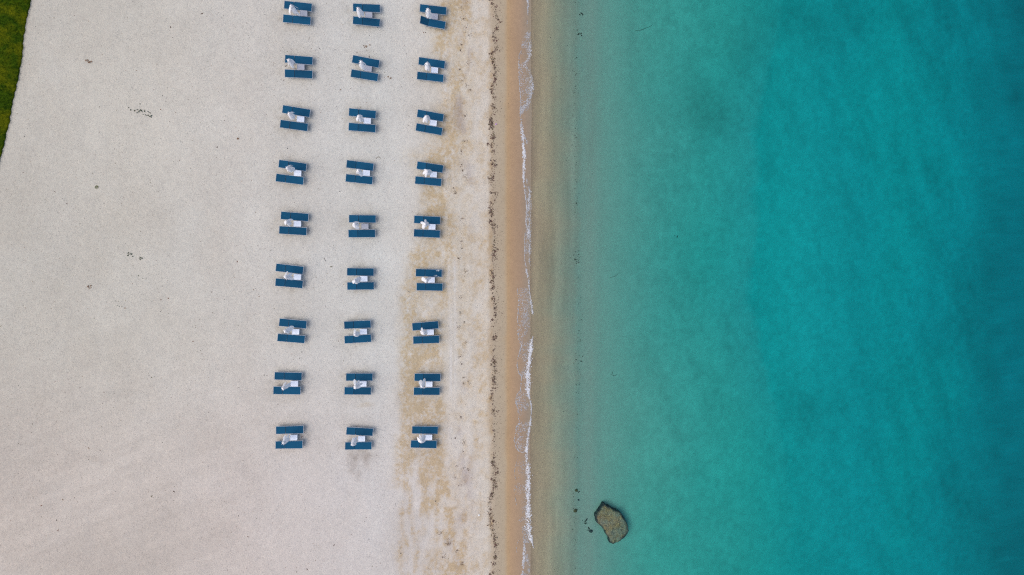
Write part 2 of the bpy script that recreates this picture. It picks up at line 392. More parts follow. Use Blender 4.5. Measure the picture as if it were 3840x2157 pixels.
def turf(name, gain):
    t = NT(name)
    f = t.mapr(t.noise(0.75, 3, 0.6), 0.42, 0.62, 0, 1); g = t.mapr(t.noise(5, 5, 0.75), 0.36, 0.64, 0, 1)
    k = lambda c: tuple(x * gain for x in c)
    c1 = t.mix(g, k((0.010, 0.030, 0.0008)), k((0.055, 0.105, 0.003))); c2 = t.mix(g, k((0.04, 0.062, 0.001)), k((0.15, 0.165, 0.004)))
    t.l(t.mix(f, c1, c2), t.b.inputs["Base Color"]); t.b.inputs["Roughness"].default_value = 0.9; t.b.inputs["Specular IOR Level"].default_value = 0.05
    return t
t = turf("lawn_soil", 0.8)
tag(lb.build("lawn", t.m), "dark green lawn with a crisp edge at the far left of the sand", "lawn", kind="structure")

def grass_blades(n):
    y = rng.uniform(-6, 27, n); d = rng.uniform(0, 1, n) ** 1.3 * 5.5 - 0.06
    x = lawn_edge(y) - d
    z = ground_z(x, y) + 0.06
    a = rng.uniform(0, 2 * np.pi, n); w = rng.uniform(0.008, 0.016, n); h = rng.uniform(0.03, 0.075, n); lean = rng.uniform(0.0, 0.06, n); b = rng.uniform(0, 2 * np.pi, n)
    P0 = np.stack([x - w * np.cos(a), y - w * np.sin(a), z], -1); P1 = np.stack([x + w * np.cos(a), y + w * np.sin(a), z], -1)
    P2 = np.stack([x + lean * np.cos(b), y + lean * np.sin(b), z + h], -1)
    Vv = np.stack([P0, P1, P2], 1).reshape(-1, 3)
    me = bpy.data.meshes.new("grass"); me.vertices.add(3 * n); me.vertices.foreach_set("co", Vv.astype(np.float32).ravel())
    me.loops.add(3 * n); me.loops.foreach_set("vertex_index", np.arange(3 * n, dtype=np.int32))
    me.polygons.add(n); me.polygons.foreach_set("loop_start", np.arange(0, 3 * n, 3, dtype=np.int32)); me.update(calc_edges=True)
    return me
t = turf("grass_blades", 1.2)
tag(link("grass", grass_blades(90000), mat=t.m), "short mown grass blades growing on the lawn beside the sand", "grass", kind="stuff")

# ------------------------------------------------------------------ foam
def crop(pts, y0): return [(1700 + u * 540 / 1447.0, y0 + v * 540 / 1447.0) + tuple(r) for u, v, *r in pts]
def walk(pts, step_px=1.2):
    out = []
    for (a, b) in zip(pts[:-1], pts[1:]):
        n = max(1, int(math.hypot(b[0] - a[0], b[1] - a[1]) / step_px))
        for i in range(n):
            s = i / n; out.append(tuple(p + (q - p) * s for p, q in zip(a, b)))
    return out
fx, fy, fs, fw = [], [], [], []
def to_xy(px, py, z=0.03):
    d0 = (np.asarray(px) - 1920) / FPX; d1 = -(np.asarray(py) - 1078.5) / FPX
    D = np.stack([d0, d1, -np.ones_like(d0)], -1) @ np.array(ROT).T
    tt = (z - CAM_H) / D[..., 2]
    return D[..., 0] * tt, D[..., 1] * tt
def foam_line(pts, y0, dens=1.0, wscale=1.0, size=(0.010, 0.034)):
    P = np.array(walk(crop(pts, y0)))
    P[:, 2] *= wscale * 540 / 1447.0
    for r in P:
        k = rng.poisson(dens * (0.6 + 0.62 * r[2]) * (0.3 + 1.4 * float(vnoise(np.array([r[1] * 0.045]), np.array([0.0]), 203)[0])))
        if not k: continue
        off = rng.normal(0, 0.36 * r[2], k); j = rng.uniform(-1, 1, k)
        # ragged: keep foam where a fine noise allows
        keep = vnoise((r[0] + off) * 0.35, (r[1] + j) * 0.3, 201) > 0.22 + 0.25 * np.abs(off) / (r[2] + 0.1)
        fx.extend((r[0] + off)[keep]); fy.extend((r[1] + j)[keep]); fs.extend(rng.uniform(*size, k)[keep]); fw.extend(np.clip(rng.uniform(0.75, 1.0, k) * (0.40 + 0.38 * min(1.0, r[2] / 8.0) * min(1, dens)), 0.3, 0.9)[keep])
def lace(edge_l, edge_r, y0, amt=1.0, n=9000, thr=0.015):
    l = np.array(crop([(a, b, 0) for a, b in edge_l], y0)); r = np.array(crop([(a, b, 0) for a, b in edge_r], y0))
    lo = max(l[0, 1], r[0, 1]); hi = min(l[-1, 1], r[-1, 1])
    py = rng.uniform(lo, hi, n * 3); s = rng.uniform(0, 1, n * 3)
    a = np.interp(py, l[:, 1], l[:, 0]); b = np.interp(py, r[:, 1], r[:, 0])
    px = a + (b - a) * s
    wx = 5 * (vnoise(px * 0.12, py * 0.12, 301) - 0.5); wy = 5 * (vnoise(px * 0.12, py * 0.12, 302) - 0.5)
    rid = np.minimum(np.abs(fbm((px + wx) * 0.17, (py + wy) * 0.22, 211, 2) - 0.5), np.abs(fbm((px - wy) * 0.2, (py + wx) * 0.16, 221, 2) - 0.52))
    gate = smooth(0.3, 0.62, fbm(px * 0.035, py * 0.03, 231, 3)) * amt
    keep = (rid < thr * gate)
    fx.extend(px[keep]); fy.extend(py[keep]); fs.extend(rng.uniform(0.008, 0.019, keep.sum())); fw.extend(rng.uniform(0.38, 0.56, keep.sum()))

foam_line([(745, 0, 18), (750, 60, 16), (747, 110, 8), (750, 155, 4)], 0, 0.55)
foam_line([(742, 200, 5), (745, 300, 4), (745, 395, 6)], 0, 0.35)
lace([(752, 310), (700, 370), (688, 430), (683, 500), (658, 580), (655, 680), (655, 760), (664, 870), (672, 980), (670, 1150)],
     [(775, 310), (775, 370), (792, 430), (775, 560), (765, 620), (792, 720), (806, 830), (800, 900), (785, 1000), (760, 1080), (715, 1150)], 0, 1.3, 9000)
foam_line([(755, 390, 8), (770, 450, 26), (770, 560, 22), (735, 625, 26), (715, 660, 30), (765, 720, 26), (795, 840, 30), (785, 930, 30), (745, 1030, 40), (712, 1085, 36), (680, 1140, 12)], 0, 0.4)
foam_line([(690, 430, 4), (685, 500, 3), (660, 560, 4), (655, 690, 8), (658, 760, 4), (665, 870, 5), (675, 985, 5), (672, 1090, 6), (668, 1150, 9), (680, 1200, 10), (685, 1260, 16), (693, 1330, 26), (700, 1385, 26), (700, 1447, 16)], 0, 0.7)
foam_line([(720, 1380, 14), (738, 1420, 18), (742, 1447, 14)], 0, 0.4)
foam_line([(700, 0, 18), (708, 80, 24), (712, 170, 26), (710, 250, 24), (706, 330, 16), (706, 390, 12), (716, 440, 9), (722, 520, 8), (732, 580, 7), (737, 650, 8), (730, 750, 10), (730, 800, 6), (745, 850, 10), (750, 880, 16), (755, 940, 12), (750, 965, 6)], 540, 1.0)
foam_line([(760, 430, 10), (765, 470, 14), (760, 560, 16), (760, 620, 18), (745, 690, 8), (765, 780, 8), (760, 870, 18), (772, 900, 10), (770, 1000, 10), (765, 1090, 12), (765, 1200, 8)], 540, 0.6)
foam_line([(735, 350, 16), (742, 400, 14)], 540, 0.5)
foam_line([(722, 900, 4), (715, 960, 4), (718, 1040, 4), (716, 1170, 5), (725, 1200, 8), (738, 1290, 14), (755, 1350, 14), (762, 1447, 9)], 540, 1.0)
lace([(725, 420), (735, 700), (725, 900), (720, 1180), (735, 1260)], [(790, 420), (785, 700), (785, 900), (785, 1180), (770, 1260)], 540, 0.9, 5000)
foam_line([(764, 0, 7), (770, 60, 8), (778, 130, 11), (792, 210, 18), (797, 250, 14), (803, 272, 5)], 1080, 1.1)
foam_line([(800, 490, 6), (790, 520, 15), (785, 570, 26), (780, 620, 30), (768, 690, 28), (762, 740, 32), (748, 810, 36), (745, 880, 40), (748, 950, 40), (747, 1000, 34), (752, 1060, 20), (765, 1110, 10), (782, 1170, 8), (785, 1250, 9), (778, 1320, 10), (770, 1390, 16), (760, 1447, 14)], 1080, 1.15)
foam_line([(648, 0, 4), (640, 30, 5), (655, 100, 4), (662, 150, 7), (648, 190, 9), (650, 240, 5), (642, 310, 7), (652, 360, 5), (642, 410, 8), (652, 480, 5), (660, 540, 5), (690, 580, 8), (665, 640, 6), (648, 700, 4), (638, 770, 4), (655, 850, 7), (688, 890, 7), (680, 960, 5), (675, 1025, 6), (640, 1070, 4), (618, 1140, 5), (642, 1195, 4), (652, 1280, 4), (662, 1355, 4), (630, 1395, 5), (626, 1447, 4)], 1080, 0.75)
foam_line([(690, 580, 8), (730, 578, 6), (765, 560, 6)], 1080, 0.6)
lace([(645, 0), (660, 150), (650, 190), (645, 400), (655, 500), (670, 560), (665, 640), (640, 770), (660, 860), (690, 900)],
     [(762, 0), (780, 150), (775, 190), (770, 400), (765, 500), (775, 560), (770, 640), (745, 770), (735, 860), (728, 900)], 1080, 1.15, 9000)
foam_line([(735, 220, 40), (728, 300, 60), (715, 360, 40), (735, 420, 36), (715, 490, 30)], 1080, 0.2)
lace([(675, 1030), (625, 1130), (648, 1260), (660, 1350), (632, 1400), (630, 1447)], [(735, 1030), (765, 1130), (780, 1260), (770, 1350), (755, 1400), (745, 1447)], 1080, 1.0, 6000)
foam_line([(620, 1140, 4), (700, 1150, 3), (760, 1170, 3)], 1080, 0.3); foam_line([(680, 1170, 6), (740, 1230, 8)], 1080, 0.3)
foam_line([(760, 0, 14), (750, 60, 16), (744, 120, 18), (735, 190, 22), (735, 260, 18), (738, 300, 26), (750, 370, 30), (752, 430, 32), (755, 510, 34), (748, 570, 40), (750, 640, 38), (757, 700, 22), (752, 780, 32), (750, 830, 40), (752, 900, 48), (758, 970, 46), (768, 1030, 36), (778, 1090, 26), (795, 1130, 12), (808, 1180, 6)], 1617, 1.15)
foam_line([(710, 880, 10), (740, 890, 10)], 1617, 0.5); foam_line([(715, 790, 8), (745, 800, 8)], 1617, 0.5)
foam_line([(628, 0, 4), (612, 90, 5), (630, 165, 6), (660, 200, 8), (690, 212, 6), (720, 205, 5)], 1617, 0.9)
foam_line([(650, 230, 3), (640, 290, 4), (615, 390, 4), (612, 440, 4), (630, 490, 3)], 1617, 0.5)
foam_line([(620, 540, 3), (608, 600, 3), (625, 690, 3), (637, 755, 4)], 1617, 0.3); foam_line([(660, 880, 3), (690, 930, 3)], 1617, 0.3)
foam_line([(692, 950, 4), (697, 1030, 4), (705, 1090, 5), (712, 1120, 7), (745, 1110, 10), (770, 1130, 8)], 1617, 0.7)
foam_line([(668, 1070, 3), (640, 1130, 3), (632, 1190, 3), (640, 1230, 3)], 1617, 0.3)
foam_line([(712, 1120, 10), (712, 1200, 22), (708, 1270, 24), (700, 1330, 18), (700, 1390, 16), (690, 1440, 16), (690, 1560, 14), (705, 1700, 14)], 1617, 0.75)
lace([(705, 1230), (700, 1330), (695, 1447), (695, 1600)], [(745, 1230), (770, 1330), (772, 1447), (775, 1600)], 1617, 1.5, 3500)
lace([(640, 10), (620, 100), (660, 190)], [(740, 10), (735, 100), (725, 190)], 1617, 0.8, 2500); lace([(640, 300), (620, 420), (625, 620), (650, 900)], [(725, 300), (735, 420), (730, 620), (730, 900)], 1617, 0.55, 4000)
lace([(700, 960), (712, 1110)], [(740, 960), (765, 1110)], 1617, 1.0, 1200)
foam_line([(720, -400, 20), (740, -200, 12), (745, 0, 20)], 0)
fx, fy, fs, fw = np.array(fx), np.array(fy), np.array(fs), np.array(fw)
xx, yy = to_xy(fx, fy)
zz = np.maximum(ground_z(xx, yy), 0.0) + 0.012
cols = np.repeat(fw[:, None], 3, 1) * np.array([0.96, 0.98, 1.02])
foam_m = tinted("sea_foam", 0.7)
tag(blob_mesh("sea_foam", foam_m, xx, yy, zz, fs, fs * 0.5, cols), "white lace of foam where small waves break on the sand", "foam", kind="stuff")

# ------------------------------------------------------------------ seaweed wrack and litter
WR = [([(395, -700), (395, 0), (405, 60), (425, 140), (440, 220), (435, 290), (395, 330), (410, 390), (430, 440), (430, 500), (375, 540), (395, 590), (420, 700), (430, 760), (405, 850), (385, 920), (420, 1000), (400, 1060), (415, 1120), (375, 1170), (380, 1260), (405, 1320), (385, 1447)], 0),
      ([(378, 0), (385, 120), (405, 190), (400, 290), (375, 390), (410, 480), (400, 560), (362, 620), (380, 720), (375, 770), (410, 820), (410, 930), (410, 1010), (410, 1120), (400, 1230), (390, 1300), (400, 1447)], 540),
      ([(390, 0), (400, 80), (425, 190), (430, 290), (395, 410), (415, 480), (400, 540), (400, 640), (405, 720), (415, 800), (400, 900), (420, 980), (385, 1050), (390, 1150), (395, 1220), (410, 1280), (400, 1380), (400, 1447)], 1080),
      ([(405, 0), (405, 30), (410, 180), (400, 300), (420, 400), (410, 490), (410, 580), (370, 660), (360, 760), (375, 880), (370, 970), (410, 1050), (425, 1160), (420, 1260), (400, 1350), (390, 1447), (390, 2000)], 1617)]
wx_, wy_, ws_ = [], [], []
for pts, y0 in WR:
    P = np.array(walk(crop([(a, b, 0) for a, b in pts], y0), 0.9))
    dens = 1.5 * smooth(0.32, 0.72, fbm(P[:, 1] * 0.055, P[:, 1] * 0 + 2, 401, 3)) + 0.25
    for p, d in zip(P, dens):
        k = rng.poisson(d)
        wx_.extend(p[0] + rng.normal(0, 4.8, k)); wy_.extend(p[1] + rng.normal(0, 1.0, k)); ws_.extend(rng.uniform(0.008, 0.027, k) * (1 + 0.9 * (rng.uniform(0, 1, k) < 0.10)))
        if rng.uniform() < 0.03 * (0.4 + d):
            kk = rng.integers(6, 22); qx, qy = p[0] + rng.normal(0, 6), p[1]
            wx_.extend(qx + rng.normal(0, 2.6, kk)); wy_.extend(qy + rng.normal(0, 2.4, kk)); ws_.extend(rng.uniform(0.010, 0.034, kk))
        if rng.uniform() < 0.30:                      # strays down the beach face
            wx_.append(p[0] + abs(rng.normal(0, 16))); wy_.append(p[1]); ws_.append(rng.uniform(0.008, 0.026))
        if rng.uniform() < 0.05:
            wx_.append(p[0] - abs(rng.normal(0, 10))); wy_.append(p[1]); ws_.append(rng.uniform(0.008, 0.02))
def scatter(cx, cy, rad, k, size, asp=1.0):
    a = rng.uniform(0, 2 * np.pi, k); r = rad * np.sqrt(rng.uniform(0, 1, k)) * rng.uniform(0.4, 1.2, k)
    wx_.extend(cx + r * np.cos(a)); wy_.extend(cy + r * np.sin(a) * asp); ws_.extend(rng.uniform(*size, k))
wx_ = list(wx_); wy_ = list(wy_); ws_ = list(ws_)
for y0, L_ in ((0, [(75, 80, 9), (95, 190, 9), (130, 280, 16), (150, 350, 14), (145, 640, 12), (90, 810, 9), (130, 860, 10), (170, 900, 8), (110, 1415, 9), (120, 1170, 8), (65, 700, 6), (80, 450, 8), (70, 510, 6)]),
              (540, [(85, 80, 9), (80, 210, 12), (120, 330, 12), (95, 270, 8), (85, 750, 14), (75, 980, 12), (90, 1050, 9), (50, 1150, 7), (120, 1285, 13), (10, 480, 10), (25, 500, 6), (2, 440, 6)]),
              (1080, [(80, 95, 11), (70, 250, 9), (45, 400, 10), (110, 345, 6), (125, 545, 12), (70, 690, 10), (80, 760, 8), (110, 900, 9), (150, 945, 9), (75, 1300, 8), (100, 960, 7)]),
              (1617, [(110, 115, 11), (95, 200, 8), (35, 350, 8), (15, 465, 8), (60, 545, 9), (20, 70, 7), (100, 375, 8), (150, 390, 8)])):
    for u, v, r in L_:
        px, py = 1700 + u * 540 / 1447, y0 + v * 540 / 1447
        scatter(px, py, r * 1.25, int(r * 2.4), (0.006, 0.018)); scatter(px, py, 3, 3, (0.012, 0.028))
for (u, v, r) in ((1127, 1366, 8), (1107, 1340, 7), (1117, 1400, 7), (1150, 1385, 5), (1163, 1420, 6), (1115, 60, 3), (1108, 690, 3)):
    scatter(u * G, v * G, r * G, int(r * 5), (0.008, 0.022), 1.4)
for u, v in zip(rng.uniform(1120, 1225, 700), rng.uniform(-60, 1500, 700)):
    wx_.append(u * G); wy_.append(v * G); ws_.append(rng.uniform(0.005, 0.014))
for k in range(380):
    wx_.append(rng.uniform(1245, 1285) * G); wy_.append(rng.uniform(-60, 1500) * G); ws_.append(rng.uniform(0.006, 0.016))
wx_, wy_, ws_ = map(np.array, (wx_, wy_, ws_))
xx, yy = to_xy(wx_, wy_, 0.5); zz = ground_z(xx, yy); xx, yy = xx + 0, yy + 0
for _ in range(2):
    d = (CAM_H - zz) / (CAM_H - 0.5); xx, yy = to_xy(wx_, wy_, 0.5); xx, yy = xx * d, yy * d; zz = ground_z(xx, yy)
pal = lin([(62, 44, 40), (48, 38, 36), (84, 66, 52), (66, 58, 36), (74, 50, 46), (98, 82, 74)])
cols = pal[rng.integers(0, len(pal), len(xx))] * rng.uniform(1.0, 2.0, (len(xx), 1))
weed_m = tinted("dry_seaweed", 0.9)
tag(blob_mesh("seaweed", weed_m, xx, yy, zz + 0.001, ws_, ws_ * 0.8, cols, (1, 3.2)), "dark dry seaweed shreds stranded along the tide line", "seaweed", kind="stuff")

# leaf litter on dry sand and on the sea bed
n = 5200
uu = rng.uniform(-20, 1130, n); vv = rng.uniform(-40, 1490, n)
keep = fbm(uu * 0.006, vv * 0.006, 501, 3) * 0.9 + 0.55 * np.exp(-(((uu - 760) / 330) ** 2 + ((vv - 130) / 170) ** 2)) > rng.uniform(0.1, 1.35, n)
uu, vv = uu[keep], vv[keep]
lx, ly = uu * G, vv * G
xx, yy = to_xy(lx, ly, 1.0); zz = ground_z(xx, yy); d = (CAM_H - zz) / (CAM_H - 1.0); xx, yy = xx * d, yy * d; zz = ground_z(xx, yy)
ok = xx > lawn_edge(yy) + 0.1; xx, yy, zz = xx[ok], yy[ok], zz[ok]
sz = rng.uniform(0.008, 0.022, len(xx)) * (1 + 1.0 * (rng.uniform(0, 1, len(xx)) < 0.05))
pal = lin([(120, 92, 80), (84, 66, 58), (140, 120, 100), (64, 58, 52), (110, 104, 80)])
cols = pal[rng.integers(0, len(pal), len(xx))]
tag(blob_mesh("leaf_litter", weed_m, xx, yy, zz + 0.002, sz, sz * 0.6, cols, (1, 3)), "tiny brown leaf bits scattered over the dry sand", "leaf litter", kind="stuff")

sx, sy, ss = [], [], []
for k in range(150):
    v = rng.uniform(0, 1447); u = 1451 + rng.normal(0, 3) - 6 * math.sin(v / 170.0); sx.append(u * G); sy.append(v * G); ss.append(rng.uniform(0.010, 0.035))
for u, v, k, r in ((1463, 36, 5, 5), (1459, 90, 5, 4), (1455, 656, 8, 5), (1448, 905 / 1.0, 3, 6), (1450, 640, 3, 3), (1448, 1283, 9, 3), (1471, 1312, 5, 4), (1482, 1334, 6, 4), (1452, 1236, 4, 4), (1700, 600, 2, 10)):
    for _ in range(k): sx.append((u + rng.normal(0, r)) * G); sy.append((v + rng.normal(0, r)) * G); ss.append(rng.uniform(0.02, 0.07))
for k in range(260): sx.append(rng.uniform(1345, 1460) * G); sy.append(rng.uniform(0, 1447) * G); ss.append(rng.uniform(0.006, 0.02))
sx, sy, ss = map(np.array, (sx, sy, ss))
xx, yy = to_xy(sx, sy, 0); zz = ground_z(xx, yy); d = (CAM_H - zz) / CAM_H; xx, yy = xx * d, yy * d; zz = ground_z(xx, yy)
cols = lin([(46, 44, 34)]) * rng.uniform(0.6, 2.0, (len(xx), 1))
tag(blob_mesh("seabed_weed", weed_m, xx, yy, zz + 0.002, ss, ss * 0.7, cols, (1, 3)), "dark weed scraps lying under shallow water at the drop off", "seaweed", kind="stuff")

# ------------------------------------------------------------------ furniture
metal = simple("pale_metal_frame", (0.38, 0.42, 0.48), 0.45, 0.1, 0.06)
canvas = simple("white_canvas", (0.94, 0.94, 0.97), 0.85, 0, 0.02, 9)
_t = canvas.node_tree; _tl = _t.nodes.new("ShaderNodeBsdfTranslucent"); _tl.inputs["Color"].default_value = (0.8, 0.8, 0.84, 1)
_mx = _t.nodes.new("ShaderNodeMixShader"); _mx.inputs[0].default_value = 0.08
_t.links.new(_t.nodes["Principled BSDF"].outputs[0], _mx.inputs[1]); _t.links.new(_tl.outputs[0], _mx.inputs[2]); _t.links.new(_mx.outputs[0], _t.nodes["Material Output"].inputs["Surface"])
rib_m = simple("white_painted_rib", (0.8, 0.8, 0.82), 0.5)
white_p = simple("white_plastic", (0.80, 0.85, 0.93), 0.45, 0, 0.03)
grey_p = simple("grey_plastic", (0.43, 0.44, 0.49), 0.55, 0, 0.06)
dark_m = simple("dark_fitting", (0.03, 0.035, 0.045), 0.6)
dung_m = simple("bird_lime", (0.5, 0.55, 0.58), 0.9)
t = NT("blue_sling_mesh")
o_ = t.n("ShaderNodeObjectInfo")
base = t.mix(t.noise(60, 2, 0.7), (0.004, 0.054, 0.118), (0.010, 0.092, 0.180))
var = t.mix(t.mapr(t.noise(1.3, 3, 0.5), 0.3, 0.7, 0, 1), (0.85, 0.9, 0.92), (1.1, 1.06, 1.04))
m = t.n("ShaderNodeVectorMath", operation='MULTIPLY'); t.l(base, m.inputs[0]); t.l(var, m.inputs[1])
m3 = t.n("ShaderNodeVectorMath", operation='SCALE'); t.l(m.outputs[0], m3.inputs[0]); t.l(t.mapr(o_.outputs["Random"], 0, 1, 0.88, 1.12), m3.inputs["Scale"])
t.l(m3.outputs[0], t.b.inputs["Base Color"]); t.b.inputs["Roughness"].default_value = 0.85; t.b.inputs["Specular IOR Level"].default_value = 0.15
blue = t.m

LL, LW, LH = 2.0, 0.60, 0.34          # lounger: head at -x, foot at +x
HINGE = -0.30
def frame_mesh(x0, x1, ends, z=0.0):
    b = MB(); r = 0.010
    for s in (-1, 1): b.box(((x0 + x1) / 2, s * (LW / 2 - r), z), (x1 - x0, 2 * r, 0.036))
    for x in ends: b.box((x, 0, z), (2 * r, LW - 4 * r, 0.028))
    return b
def sling_mesh(x0, x1, name, z=0.0):
    b = MB(); nx_, ny_ = 8, 6; hw = LW / 2 - 0.026
    vs = []
    for i in range(nx_ + 1):
        for j in range(ny_ + 1):
            s, q = i / nx_, j / ny_ * 2 - 1
            vs.append((x0 + (x1 - x0) * s, hw * q, z + 0.016 - 0.014 * (1 - q * q) * math.sin(math.pi * min(1, max(0, s))) ** 0.5))
    b.add(vs, [(i * (ny_ + 1) + j, (i + 1) * (ny_ + 1) + j, (i + 1) * (ny_ + 1) + j + 1, i * (ny_ + 1) + j + 1) for i in range(nx_) for j in range(ny_)])
    return b.mesh(name, blue, True)
M_seatframe = frame_mesh(HINGE + 0.002, LL / 2, (LL / 2 - 0.010,)).mesh("seat_frame", metal)
M_backframe = frame_mesh(-LL / 2 - HINGE, -0.004, (-LL / 2 - HINGE + 0.010,)).mesh("back_frame", metal)
M_seat = sling_mesh(HINGE + 0.016, LL / 2 - 0.026, "seat")
M_back = sling_mesh(-LL / 2 - HINGE + 0.026, -0.012, "backrest")
def leg_mesh():
    b = MB(); b.tube([(0, 0, 0.0), (0.015, 0, -LH * 0.55), (0.05, 0, -LH - 0.03)], 0.016, 6); return b.mesh("leg", metal, True)
def leg_mesh_b():
    b = MB(); b.tube([(0, 0, 0.0), (-0.015, 0, -LH * 0.55), (-0.05, 0, -LH - 0.03)], 0.016, 6); return b.mesh("leg", metal, True)
M_leg, M_leg2 = leg_mesh(), leg_mesh_b()
b = MB(); b.box((0, 0, 0), (0.03, LW - 0.1, 0.02)); M_hinge = b.mesh("hinge_bar", dark_m)
def dropping_mesh(seed):
    r = random.Random(seed); b = MB()
    for cx, cy in ((0.72, 0.18), (0.58, -0.22)):
        for k in range(16):
            x, y = cx + r.gauss(0, 0.09), cy + r.gauss(0, 0.035); rad = r.uniform(0.006, 0.026)
            x = min(max(x, -0.2), 0.93); y = min(max(y, -0.245), 0.245)
            b.add([(x + rad * r.uniform(0.6, 2.0) * math.cos(q), y + rad * math.sin(q), 0.0235 + 0.001 * (k % 3)) for q in [i * math.pi / 3 for i in range(6)]], [tuple(range(6))])
    return b.mesh("bird_droppings", dung_m)
M_drop = dropping_mesh(3)

ORD = ["topmost", "second", "third", "fourth", "fifth", "sixth", "seventh", "eighth", "bottom"]
def place_name(r, c, short=False):
    o = ORD[r] + (" set" if r in (0, 8) else " set down")
    return o + " in the " + {0: "column farthest from the sea", 1: "middle column", 2: "column nearest the sea"}[c]

def lounger(cx, cy, ang, which, r, c, raised=0.0, drops=False):
    x, y, z = G3(cx, cy, LH)
    root = bpy.data.objects.new("sun_lounger", None); COL.objects.link(root)
    ca, sa = math.cos(-R2D(ang)), math.sin(-R2D(ang))
    zh, zf = gz(x - ca * 0.8, y - sa * 0.8), gz(x + ca * 0.8, y + sa * 0.8)
    root.location = (x, y, (zh + zf) / 2 + 0.005); root.rotation_euler = (0, math.atan2(zh - zf, 1.6), -R2D(ang))
    if raised: lab = "lower blue lounger with raised backrest in the topmost set nearest the sea"
    elif drops: lab = "upper blue lounger stained by bird droppings, sixth set down in the column nearest the sea"
    else: lab = f"{which} blue lounger of the " + place_name(r, c)
    tag(root, lab, "sun lounger", "blue sun loungers in pairs on the sand")
    def part(name, me, loc, rot=(0, 0, 0), par=root):
        o = link(name, me, par); o.location = loc; o.rotation_euler = rot; return o
    part("seat_frame", M_seatframe, (0, 0, LH)); part("seat", M_seat, (0, 0, LH))
    bf = part("back_frame", M_backframe, (HINGE, 0, LH), (0, raised, 0)); part("backrest", M_back, (HINGE, 0, LH), (0, raised, 0))
    part("hinge_bar", M_hinge, (HINGE, 0, LH - 0.036))
    for sy in (-1, 1):
        part("leg", M_leg2, (-0.72 if not raised else -0.36, sy * (LW / 2 - 0.05), LH - 0.018)); part("leg", M_leg, (0.74, sy * (LW / 2 - 0.05), LH - 0.018))
    if raised:
        b = MB(); b.tube([(-0.62, 0, LH + 0.14), (-0.45, 0, LH - 0.015)], 0.012, 6); M_prop = b.mesh("prop", metal, True)
        for sy in (-1, 1): part("prop", M_prop, (0, sy * 0.22, 0))
    if drops: part("bird_droppings", M_drop, (0, 0, LH))

TW, TD, TH = 0.52, 0.41, 0.42
def table_meshes(mat, tone):
    b = MB(); h = TH
    b.box((0, 0, h - 0.02), (TW - 0.056, TD - 0.056, 0.024))
    for s in (-1, 1):
        b.box((0, s * (TD / 2 - 0.014), h - 0.014), (TW, 0.028, 0.040)); b.box((s * (TW / 2 - 0.014), 0, h - 0.014), (0.028, TD - 0.056, 0.0402))
    top = b.mesh("tabletop", mat)
    def side(w):
        b = MB(); b.box((0, 0, 0.12), (w, 0.018, 0.20)); n = 5
        for k in range(n): b.box(((k / (n - 1) - 0.5) * (w - 0.03), 0, 0.30), (0.03, 0.018, 0.16))
        return b.mesh("side_panel", mat)
    b = MB(); b.box((0, 0, 0.0), (0.04, 0.04, TH - 0.05)); leg = b.mesh("leg", mat)
    return top, side(TD - 0.03), side(TW - 0.09), leg
T_white = table_meshes(white_p, 'w'); T_grey = table_meshes(grey_p, 'g')
def side_table(cx, cy, ang, r, c, grey):
    x, y, z = G3(cx, cy, TH)
    root = bpy.data.objects.new("side_table", None); COL.objects.link(root)
    root.location = (x, y, z); root.rotation_euler = (0, 0, -R2D(ang))
    tag(root, f"{'grey' if grey else 'white slotted'} side table of the " + place_name(r, c), "side table", "square side tables between paired loungers")
    top, sa, sb, leg = T_grey if grey else T_white
    def part(name, me, loc, rz=0):
        o = link(name, me, root); o.location = loc; o.rotation_euler = (0, 0, rz)
    part("tabletop", top, (0, 0, 0))
    for s in (-1, 1):
        part("side_panel", sa, (s * (TW / 2 - 0.03), 0, 0), math.pi / 2); part("side_panel", sb, (0, s * (TD / 2 - 0.03), 0))
        for q in (-1, 1): part("leg", leg, (s * (TW / 2 - 0.065), q * (TD / 2 - 0.065), (TH - 0.05) / 2 - 0.02))

